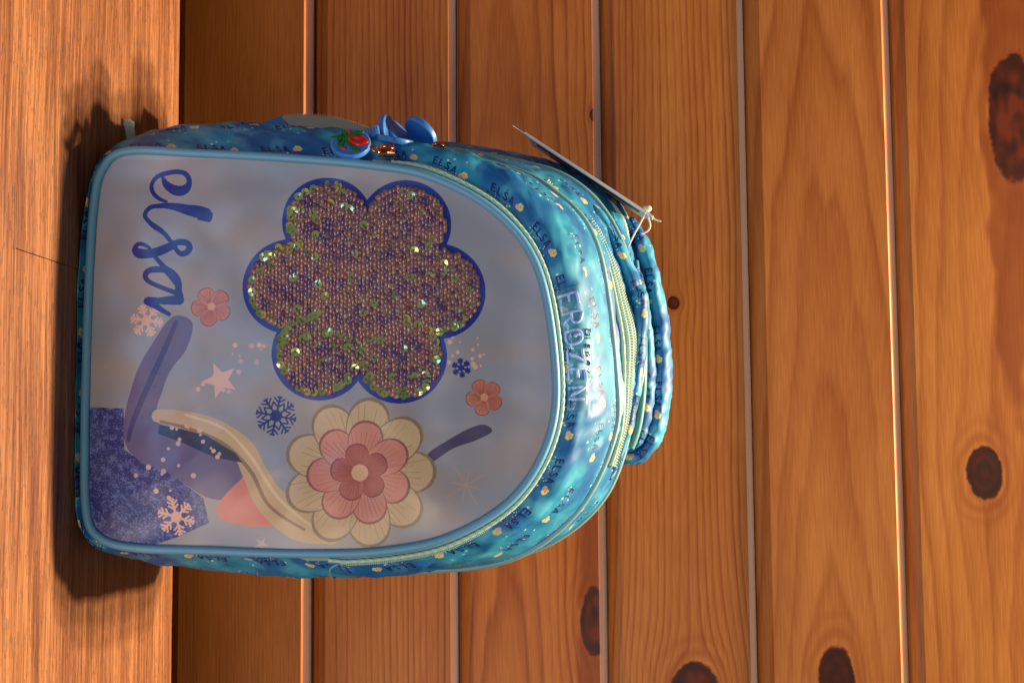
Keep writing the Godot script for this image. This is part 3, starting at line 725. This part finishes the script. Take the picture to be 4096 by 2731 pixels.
func logo(g: Array):
	# raised clear rubber badge with the two words, lying on the front gusset
	var cnt: int = g[0].size(); var run := PackedFloat32Array(); var acc := 0.0
	for c in cnt: run.append(acc); acc += g[5][c].distance_to(g[5][(c + 1) % cnt])
	var surf := func(u: float, v: float, lift: float) -> Vector3:
		# u: metres along the gusset, v: metres from its front edge towards the back
		var c := 0
		while c < cnt - 2 and run[c + 1] < u: c += 1
		var f := clampf((u - run[c]) / (run[c + 1] - run[c]), 0.0, 1.0)
		var left := v; var r := 0; var p: Vector3 = g[0][c].lerp(g[0][c + 1], f); var nxt := p
		while r < g.size() - 2:
			nxt = g[r + 1][c].lerp(g[r + 1][c + 1], f)
			var d := p.distance_to(nxt)
			if left <= d: break
			left -= d; p = nxt; r += 1
		var along: Vector3 = (g[r][c + 1] - g[r][c]).normalized(); var ac := (nxt - p).normalized()
		var nn := along.cross(ac).normalized()
		if nn.y + nn.z < 0.0: nn = -nn
		return p + ac * left + nn * lift
	# where the badge starts: the top of the arch (ring point 11) less most of half its length
	var u0: float = run[int(10.3 * 12)]
	var o := part("rubber_badge", plate_mesh(surf, u0, 0.086, 0.0205), M.plate)
	var words := [["F", "R", "O", "Z", "E", "N"], ["D", "i", "s", "n", "e", "y"]]
	for wd in 2:
		var pen := u0 + (0.003 if wd == 0 else 0.030)
		for ch in words[wd]:
			var st: Array = GLYPH[ch]
			var wide := (0.0103 if wd == 0 else 0.0046) * (0.7 if ch == "i" else 1.0); var high := 0.0132 if wd == 0 else 0.0056
			var whole: ArrayMesh = null
			var tool := SurfaceTool.new(); tool.begin(Mesh.PRIMITIVE_TRIANGLES)
			for s in st:
				var p := PackedVector3Array()
				for k in range(0, s.size(), 2): p.append(Vector3(s[k], s[k + 1], 0))
				var dense := PackedVector3Array()
				for i in p.size() - 1:
					for k in 5: dense.append(p[i].lerp(p[i + 1], k / 5.0))
				dense.append(p[p.size() - 1])
				if ch in ["O", "R", "D", "s", "n", "e", "y"]: dense = smooth(p, 5)
				var q := PackedVector3Array()
				for d in dense: q.append(surf.call(pen + d.x * wide, (0.0030 if wd == 0 else 0.0188) + d.y * high, 0.0011))
				tool.append_from(tube(q, 0.0012 if wd == 0 else 0.0005, 8, false, 1.0), 0, Transform3D.IDENTITY)
			part("raised_letter", tool.commit(), M.letter if wd == 0 else M.letter_dark, o)
			pen += wide * (1.28 if wd == 0 else 1.2)

func plate_mesh(surf: Callable, u0: float, length: float, high: float) -> ArrayMesh:
	var rows := []
	for r in 9:
		var row := PackedVector3Array()
		for c in 41:
			var u := float(c) / 40.0; var v := float(r) / 8.0
			var edge := 1.0 - pow(absf(2.0 * u - 1.0), 8.0)
			var lump := high * (0.94 + 0.05 * sin(u * 21.0)) + 0.006 * smoothstep(0.34, 0.40, u) * (1.0 - smoothstep(0.72, 0.78, u))
			row.append(surf.call(u0 + u * length, 0.0012 + v * lump, 0.0011 * minf(edge * 4.0, 1.0) * minf(sin(PI * v) * 4.0, 1.0)))
		rows.append(row)
	return sheet(rows, false, [], Vector3(-0.03, 0.2, 0.0))

func px_prism(pts: Array, depth: float, bevel: float) -> ArrayMesh:
	var p := mm3(pts); var o := PackedVector2Array()
	for v in smooth(p, 5, true): o.append(Vector2(v.x, v.y))
	var m := prism(o, depth, bevel); return m

func strap():
	# the padded shoulder strap seen edge-on behind the bag's left side
	var root := part("shoulder_strap", px_prism([-237.1, 70, 75, -242.9, 85.9, 75, -249.7, 105.2, 75, -248.9, 110.5, 75, -241, 115.1, 75, -230.3, 119.4, 75, -227.2, 91.3, 75], 0.03, 0.0012), M.fabric)
	root.position += Vector3(0, 0, 0.045)
	var s := part("strap_mesh", px_prism([-249.7, 108, 75, -250.5, 126.3, 75, -248.3, 147.4, 75, -242.3, 168.5, 75, -235.3, 185.3, 75, -228.6, 186.7, 75, -226.3, 147.5, 75, -228.2, 119.4, 75, -240.3, 113, 75], 0.030, 0.0012), M.spacer, root)
	s.position = Vector3(0, 0, 0.001)
	# stitched edge of the strap: a row of small bumps
	beads(bag, [smooth(mm3([-250.4, 109.1, 73.5, -251.2, 126, 73.5, -249.1, 147.1, 73.5, -243.1, 168.3, 73.5, -236.1, 184.4, 73.5]), 10)], 0.0007, 0.0021)
	var stitch := bag.get_child(bag.get_child_count() - 1); stitch.position = -ORIGIN; bag.remove_child(stitch); s.add_child(stitch); stitch.position = -Vector3(0, 0, 0.046)
	s.get_child(0).name = "edge_stitching"
	# webbing tab that sticks out of the bottom corner
	var w := part("webbing_tab", prism(PackedVector2Array([Vector2(0, 0), Vector2(0.0145, 0.0012), Vector2(0.0150, 0.0078), Vector2(0.0016, 0.0074), Vector2(-0.001, 0.004)]), 0.0022, 0.0005), M.webbing)
	var b := mm3([-232.1, 0.8, 135])[0]
	w.position = b - ORIGIN; w.rotation = Vector3(-0.3, 0.1, 0.05)
	for k in 6:
		var rib := BoxMesh.new(); rib.size = Vector3(0.0009, 0.0072, 0.0008)
		var r := obj("rib", rib, M.webbing, w, Vector3(0.0018 + k * 0.0023, 0.0042, 0.0024)); r.rotation.z = -0.5

func coin(r: float, thick: float) -> ArrayMesh:
	var rows := []
	for q in [[0.0, 0.0], [r - 0.0008, 0.0], [r, 0.0008], [r, thick - 0.0008], [r - 0.0008, thick], [r - 0.0022, thick], [r - 0.0028, thick - 0.0005], [0.0, thick - 0.0005]]:
		var row := PackedVector3Array()
		for k in 40: row.append(Vector3(cos(TAU * k / 40) * q[0], sin(TAU * k / 40) * q[0], q[1]))
		rows.append(row)
	return sheet(rows, true, [], Vector3(0, 0, thick / 2))

func facing(n: Vector3, up: Vector3) -> Basis:
	var z := n.normalized(); var x := up.cross(z).normalized()
	return Basis(x, z.cross(x), z)

func charms():
	# flat round rubber pulls hanging from the zipper sliders
	var disc_mesh := coin(0.0140, 0.0048)
	var spots := [
		[[-197.1, 182.9, 192], Vector3(-0.56, 0.05, 0.83)],
		[[-215.1, 203.2, 150], Vector3(-0.10, 0.97, 0.24)],
		[[-215.5, 210, 140], Vector3(-0.50, 0.78, 0.38)],
		[[-206.1, 210, 165], Vector3(-0.96, 0.20, 0.20)],
		[[-217.9, 226.6, 140], Vector3(0.72, -0.58, 0.40)]]
	for i in spots.size():
		var o := obj("zipper_pull", disc_mesh, M.rubber, bag)
		var c := mm3(spots[i][0])[0]
		o.transform = Transform3D(facing(spots[i][1], Vector3(-1, 0, 0)), c - ORIGIN - spots[i][1].normalized() * 0.0024)
		if i > 0: continue
		# raised flower on the one that faces out; local x = across the picture, from the stem to the bloom
		var loc := func(a: Array) -> PackedVector2Array:
			var v := PackedVector3Array(); var r := PackedVector2Array()
			for k in range(0, a.size(), 2): v.append(Vector3((a[k] - 875.0) / 235.0, -(a[k + 1] - 460.0) / 160.0, 0) * 0.0138)
			for q in smooth(v, 4, true): r.append(Vector2(q.x, q.y))
			return r
		var x_up := o.basis.x.y < 0.0
		for leaf in [[800, 420, 860, 372, 940, 340, 1025, 345, 1000, 366, 930, 386, 850, 430], [795, 430, 850, 446, 900, 515, 990, 550, 980, 566, 910, 556, 850, 500], [760, 340, 790, 325, 820, 350, 826, 385, 800, 402, 778, 368], [722, 497, 765, 482, 788, 450, 802, 478, 782, 508, 742, 516], [712, 425, 735, 385, 775, 375, 770, 395, 742, 410, 728, 440], [712, 440, 735, 462, 765, 440, 772, 425, 750, 412], [655, 404, 745, 408, 800, 420, 745, 420, 655, 414]]:
			var m := obj("raised_leaf", prism(loc.call(leaf), 0.0016, 0.0), M.rubber_green, o, Vector3(0, 0, 0.0042))
			if x_up: m.rotation.z = PI
		var bloom := prism_ring(loc.call([845, 425, 920, 400, 1000, 400, 1060, 430, 1092, 460, 1050, 490, 980, 506, 910, 492, 868, 460]), loc.call([890, 436, 950, 426, 1002, 446, 968, 466, 920, 456]), 0.0018)
		var bl := obj("raised_bloom", bloom, M.rubber_red, o, Vector3(0, 0, 0.0042))
		if x_up: bl.rotation.z = PI
		for d in [[850, 333], [805, 528]]:
			var s := SphereMesh.new(); s.radius = 0.0018; s.height = 0.0020; s.radial_segments = 14; s.rings = 7
			var pt := Vector3((d[0] - 875.0) / 235.0, -(d[1] - 460.0) / 160.0, 0) * 0.0138
			var bs := obj("raised_berry", s, M.rubber_red, o, (Vector3(-pt.x, -pt.y, 0.0046) if x_up else Vector3(pt.x, pt.y, 0.0046))); bs.rotation.x = PI / 2
	# copper coloured sliders with their rings
	for s in [[[-190.2, 208.3, 196], 0.15], [[-202.5, 239.8, 150], 0.25]]:
		var c := mm3(s[0])[0] - ORIGIN
		var body := obj("zipper_slider", prism(PackedVector2Array([Vector2(-0.0045, -0.0055), Vector2(0.0045, -0.0055), Vector2(0.0036, 0.001), Vector2(0.0045, 0.0062), Vector2(-0.0045, 0.0062), Vector2(-0.0036, 0.001)]), 0.0034, 0.0008), M.copper, bag, c)
		body.rotation = Vector3(0, -0.5, s[1])
		var arch := PackedVector3Array()
		for k in 13: arch.append(Vector3(0, -0.005 + 0.010 * k / 12.0, 0.0034 + 0.0034 * sin(PI * k / 12.0)))
		obj("bridge", tube(arch, 0.0010, 8, false, 1.6, Vector3(1, 0, 0)), M.copper, body)
		var ring := TorusMesh.new(); ring.inner_radius = 0.0026; ring.outer_radius = 0.0042; ring.rings = 24; ring.ring_segments = 10
		var rg := obj("ring", ring, M.copper, body, Vector3(0.0004, -0.0070, 0.0050)); rg.rotation = Vector3(0.9, 0.3, 0.5)
	# ribbed rubber tab between the pulls
	var tab := obj("rubber_tab", prism(PackedVector2Array([Vector2(-0.004, -0.005), Vector2(0.003, -0.005), Vector2(0.0046, 0.0), Vector2(0.003, 0.005), Vector2(-0.004, 0.0052)]), 0.003, 0.0008), M.rubber, bag, mm3([-210.2, 195.3, 170])[0] - ORIGIN)
	tab.rotation = Vector3(0.2, -0.4, 0.2)
	for k in 4:
		var bx := BoxMesh.new(); bx.size = Vector3(0.006, 0.0008, 0.0008)
		obj("rib", bx, M.piping_blue, tab, Vector3(-0.0004, -0.0033 + k * 0.0022, 0.0031))

func prism_ring(o: PackedVector2Array, h: PackedVector2Array, depth: float) -> ArrayMesh:
	# a flat shape with a hole: both outlines resampled to the same count by angle about the hole's middle
	var c := Vector2.ZERO
	for p in h: c += p / h.size()
	var rows := [PackedVector3Array(), PackedVector3Array(), PackedVector3Array(), PackedVector3Array()]
	for k in 40:
		var d := Vector2.from_angle(TAU * k / 40.0)
		var hit := [0.0, 0.0]
		for w in 2:
			var poly2: PackedVector2Array = o if w == 0 else h
			for i in poly2.size():
				var x = Geometry2D.segment_intersects_segment(c, c + d, poly2[i], poly2[(i + 1) % poly2.size()])
				if x != null: hit[w] = maxf(hit[w], c.distance_to(x))
		var a: Vector2 = c + d * hit[0]; var b: Vector2 = c + d * hit[1]
		rows[0].append(Vector3(a.x, a.y, 0)); rows[1].append(Vector3(a.x, a.y, depth)); rows[2].append(Vector3(b.x, b.y, depth)); rows[3].append(Vector3(b.x, b.y, 0))
	return sheet(rows, true, [], Vector3(c.x, c.y, -1.0))

func sequins():
	# overlapping cupped sequins in rows; the lifted and turned ones singly, the rest as one part
	var st := SurfaceTool.new(); st.begin(Mesh.PRIMITIVE_TRIANGLES); st.set_smooth_group(0)
	for k in 10:
		var a := Vector2.from_angle(TAU * k / 10.0); var b := Vector2.from_angle(TAU * (k + 1) / 10.0)
		var q := [Vector3(a.x, a.y, 0.09), Vector3(b.x, b.y, 0.09), Vector3(a.x * 0.2, a.y * 0.2, 0.0), Vector3(b.x * 0.2, b.y * 0.2, 0.0)]
		for v in [q[0], q[2], q[1], q[1], q[2], q[3]]: st.add_vertex(v * 0.0026)
	st.generate_normals(); var disk := st.commit()
	var s2 := SurfaceTool.new(); s2.begin(Mesh.PRIMITIVE_TRIANGLES); s2.set_smooth_group(0)
	for k in 10:
		var a := Vector2.from_angle(TAU * k / 10.0); var b := Vector2.from_angle(TAU * (k + 1) / 10.0)
		for v in [Vector3(b.x, b.y, 0.0), Vector3(a.x, a.y, 0.0), Vector3(0, 0, 0.05)]: s2.add_vertex(v * 0.0026)
		for v in [Vector3(a.x, a.y, 0.0), Vector3(b.x, b.y, 0.0), Vector3(a.x, a.y, -0.05), Vector3(a.x, a.y, -0.05), Vector3(b.x, b.y, 0.0), Vector3(b.x, b.y, -0.05)]: s2.add_vertex(v * 0.0026)
	s2.generate_normals(); var dome := s2.commit()
	var r := RandomNumberGenerator.new(); r.seed = 17
	var n := FastNoiseLite.new(); n.seed = 8; n.frequency = 0.045; n.fractal_octaves = 2
	var mid := Vector2.ZERO
	for i in range(0, LOBES.size(), 3): mid += Vector2(LOBES[i], LOBES[i + 1]) / 6.0
	var list := []
	var row := 0; var a2 := mid.x - 90.0
	while a2 < mid.x + 90.0:
		var b2 := mid.y - 90.0 + (1.45 if row % 2 else 0.0)
		while b2 < mid.y + 90.0:
			var depth := -INF; var p := Vector2(a2 + r.randf_range(-0.35, 0.35), b2 + r.randf_range(-0.35, 0.35))
			for i in range(0, LOBES.size(), 3): depth = maxf(depth, LOBES[i + 2] - 4.6 - p.distance_to(Vector2(LOBES[i], LOBES[i + 1])))
			depth = maxf(depth, 40.0 - p.distance_to(mid))
			if depth > 0.0:
				var d := p - mid
				var flake := absf(sin(3.0 * d.angle())) * 0.6 + 0.4 * sin(d.length() * 0.22)
				var tone := n.get_noise_2d(p.x, p.y)
				var c := Color(0.60, 0.42, 0.43).lerp(Color(0.60, 0.45, 0.38), r.randf())
				if r.randf() < (0.72 if tone - 0.30 * flake > 0.0 else 0.10): c = Color(0.36, 0.28, 0.46).lerp(Color(0.50, 0.36, 0.46), r.randf())
				if r.randf() < 0.16: c = Color(0.46, 0.24, 0.34).lerp(Color(0.62, 0.58, 0.50), r.randf())
				var edge := clampf(1.0 - depth / 6.0, 0.0, 1.0); var flipped := false
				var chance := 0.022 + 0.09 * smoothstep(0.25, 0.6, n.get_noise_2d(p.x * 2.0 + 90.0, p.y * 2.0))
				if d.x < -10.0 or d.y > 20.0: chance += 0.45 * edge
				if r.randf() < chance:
					flipped = true; c = Color(0.60, 0.68, 0.44)   # turned over: the other face of a two-sided sequin
				list.append([p, c, flipped])
			b2 += 2.9
		a2 += 2.5; row += 1
	var tone_mats := {}
	var patch := Node3D.new(); patch.name = "sequin_patch"; bag.add_child(patch); patch.position = -ORIGIN
	var rest := []; var shown := 0
	for s in list:
		var p3 := panel_point(s[0].y * 0.001, s[0].x * 0.001)
		var dz := panel_point(s[0].y * 0.001, s[0].x * 0.001 + 0.002) - p3; var dx := panel_point(s[0].y * 0.001 + 0.002, s[0].x * 0.001) - p3
		var nn := dx.cross(dz).normalized()
		var tilt := nn + Vector3(r.randfn(0, 0.09), -0.30 + r.randfn(0, 0.13), 0.0)
		if s[2]: tilt = nn + Vector3(r.randfn(0, 0.3), r.randfn(0.2, 0.4), 0.0)
		var t := Transform3D(facing(tilt, Vector3(-1, 0, 0)), p3 + nn * (0.0013 if s[2] else 0.0009))
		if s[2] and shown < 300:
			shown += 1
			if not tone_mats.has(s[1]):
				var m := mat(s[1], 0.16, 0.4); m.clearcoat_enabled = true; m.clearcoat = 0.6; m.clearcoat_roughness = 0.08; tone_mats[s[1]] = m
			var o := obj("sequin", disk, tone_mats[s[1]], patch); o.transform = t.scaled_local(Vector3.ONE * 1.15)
		else: rest.append([t, s[1]])
	var mm := MultiMesh.new(); mm.transform_format = MultiMesh.TRANSFORM_3D; mm.use_colors = true; mm.mesh = dome; mm.instance_count = rest.size()
	for i in rest.size(): mm.set_instance_transform(i, rest[i][0]); mm.set_instance_color(i, rest[i][1].srgb_to_linear())
	var sm := mat(Color.WHITE, 0.30, 0.1); sm.vertex_color_use_as_albedo = true; sm.clearcoat_enabled = true; sm.clearcoat = 0.5; sm.clearcoat_roughness = 0.1
	var mi := MultiMeshInstance3D.new(); mi.name = "sequin_rows"; mi.multimesh = mm; mi.material_override = sm; mi.set_meta("kind", "stuff"); patch.add_child(mi)

# ---------------------------------------------------------------- the swing tag
func build_tag():
	var o := Node3D.new(); o.name = "hang_tag"; add_child(o)
	o.set_meta("label", "thin printed cardboard price tag seen edge-on, tied by white string to the backpack's top"); o.set_meta("category", "tag")
	var e := mm3([-235.3, 305.1, 55, -166.5, 405.9, 55]); o.position = e[1]
	var along := (e[0] - e[1]); var len := along.length(); along = along.normalized()
	var side := Vector3(0, 0, 1); var nn := along.cross(side).normalized()
	var img := Image.create(128, 32, false, Image.FORMAT_RGB8); img.fill(Color(0.85, 0.8, 0.78))
	img.fill_rect(Rect2i(4, 2, 120, 12), Color(0.10, 0.12, 0.36)); img.fill_rect(Rect2i(6, 16, 60, 5), Color(0.80, 0.60, 0.18)); img.fill_rect(Rect2i(70, 17, 40, 6), Color(0.55, 0.16, 0.16)); img.fill_rect(Rect2i(20, 24, 90, 6), Color(0.12, 0.10, 0.14))
	var pm := mat(Color.WHITE, 0.5); pm.albedo_texture = tex(img)
	for k in 3:
		var b := BoxMesh.new(); b.size = Vector3(len * (1.0 - 0.04 * k), 0.0016 if k < 2 else 0.0008, 0.046 - 0.004 * k)
		var c := obj("card", b, M.white, o)
		c.transform = Transform3D(Basis(along, nn, side).rotated(along, -0.150 + 0.03 * k), along * len * 0.5 - nn * 0.0011 * k * (1 if nn.y > 0 else -1))
		var f := PlaneMesh.new(); f.size = Vector2(b.size.x * 0.94, b.size.z * 0.9)
		for g in [-1, 1]:
			var fm := obj("printed_face", f, pm, c, Vector3(0, g * (b.size.y * 0.5 + 0.0002), 0))
			if g < 0: fm.rotation.x = PI
	var sl := BoxMesh.new(); sl.size = Vector3(0.036, 0.0004, 0.04)
	var clear := obj("clear_sleeve", sl, M.clear, o); clear.transform = Transform3D(Basis(along, nn, side).rotated(along, -0.17), along * (len - 0.006))
	var k0 := mm3([-170.4, 399.7, 75])[0]
	var knot := SphereMesh.new(); knot.radius = 0.0034; knot.height = 0.0068; knot.radial_segments = 16; knot.rings = 8
	var kn := obj("knot", knot, M.string, o, k0 - o.position); kn.scale = Vector3(0.8, 1.1, 0.9)
	for s in [[-167.4, 398.3, 78, -160.2, 394.8, 78, -151.6, 389.9, 78, -139.9, 383.9, 78], [-168.1, 400.1, 74, -163.2, 400.7, 74, -156.9, 402, 74, -152.8, 399.8, 74, -150.4, 395, 74], [-168.9, 401.5, 66, -164.6, 404.9, 66, -162.8, 407.6, 66, -161.7, 411.4, 66]]:
		var p := PackedVector3Array()
		for v in smooth(mm3(s), 8): p.append(v - o.position)
		obj("string", tube(p, 0.0007, 8), M.string, o)
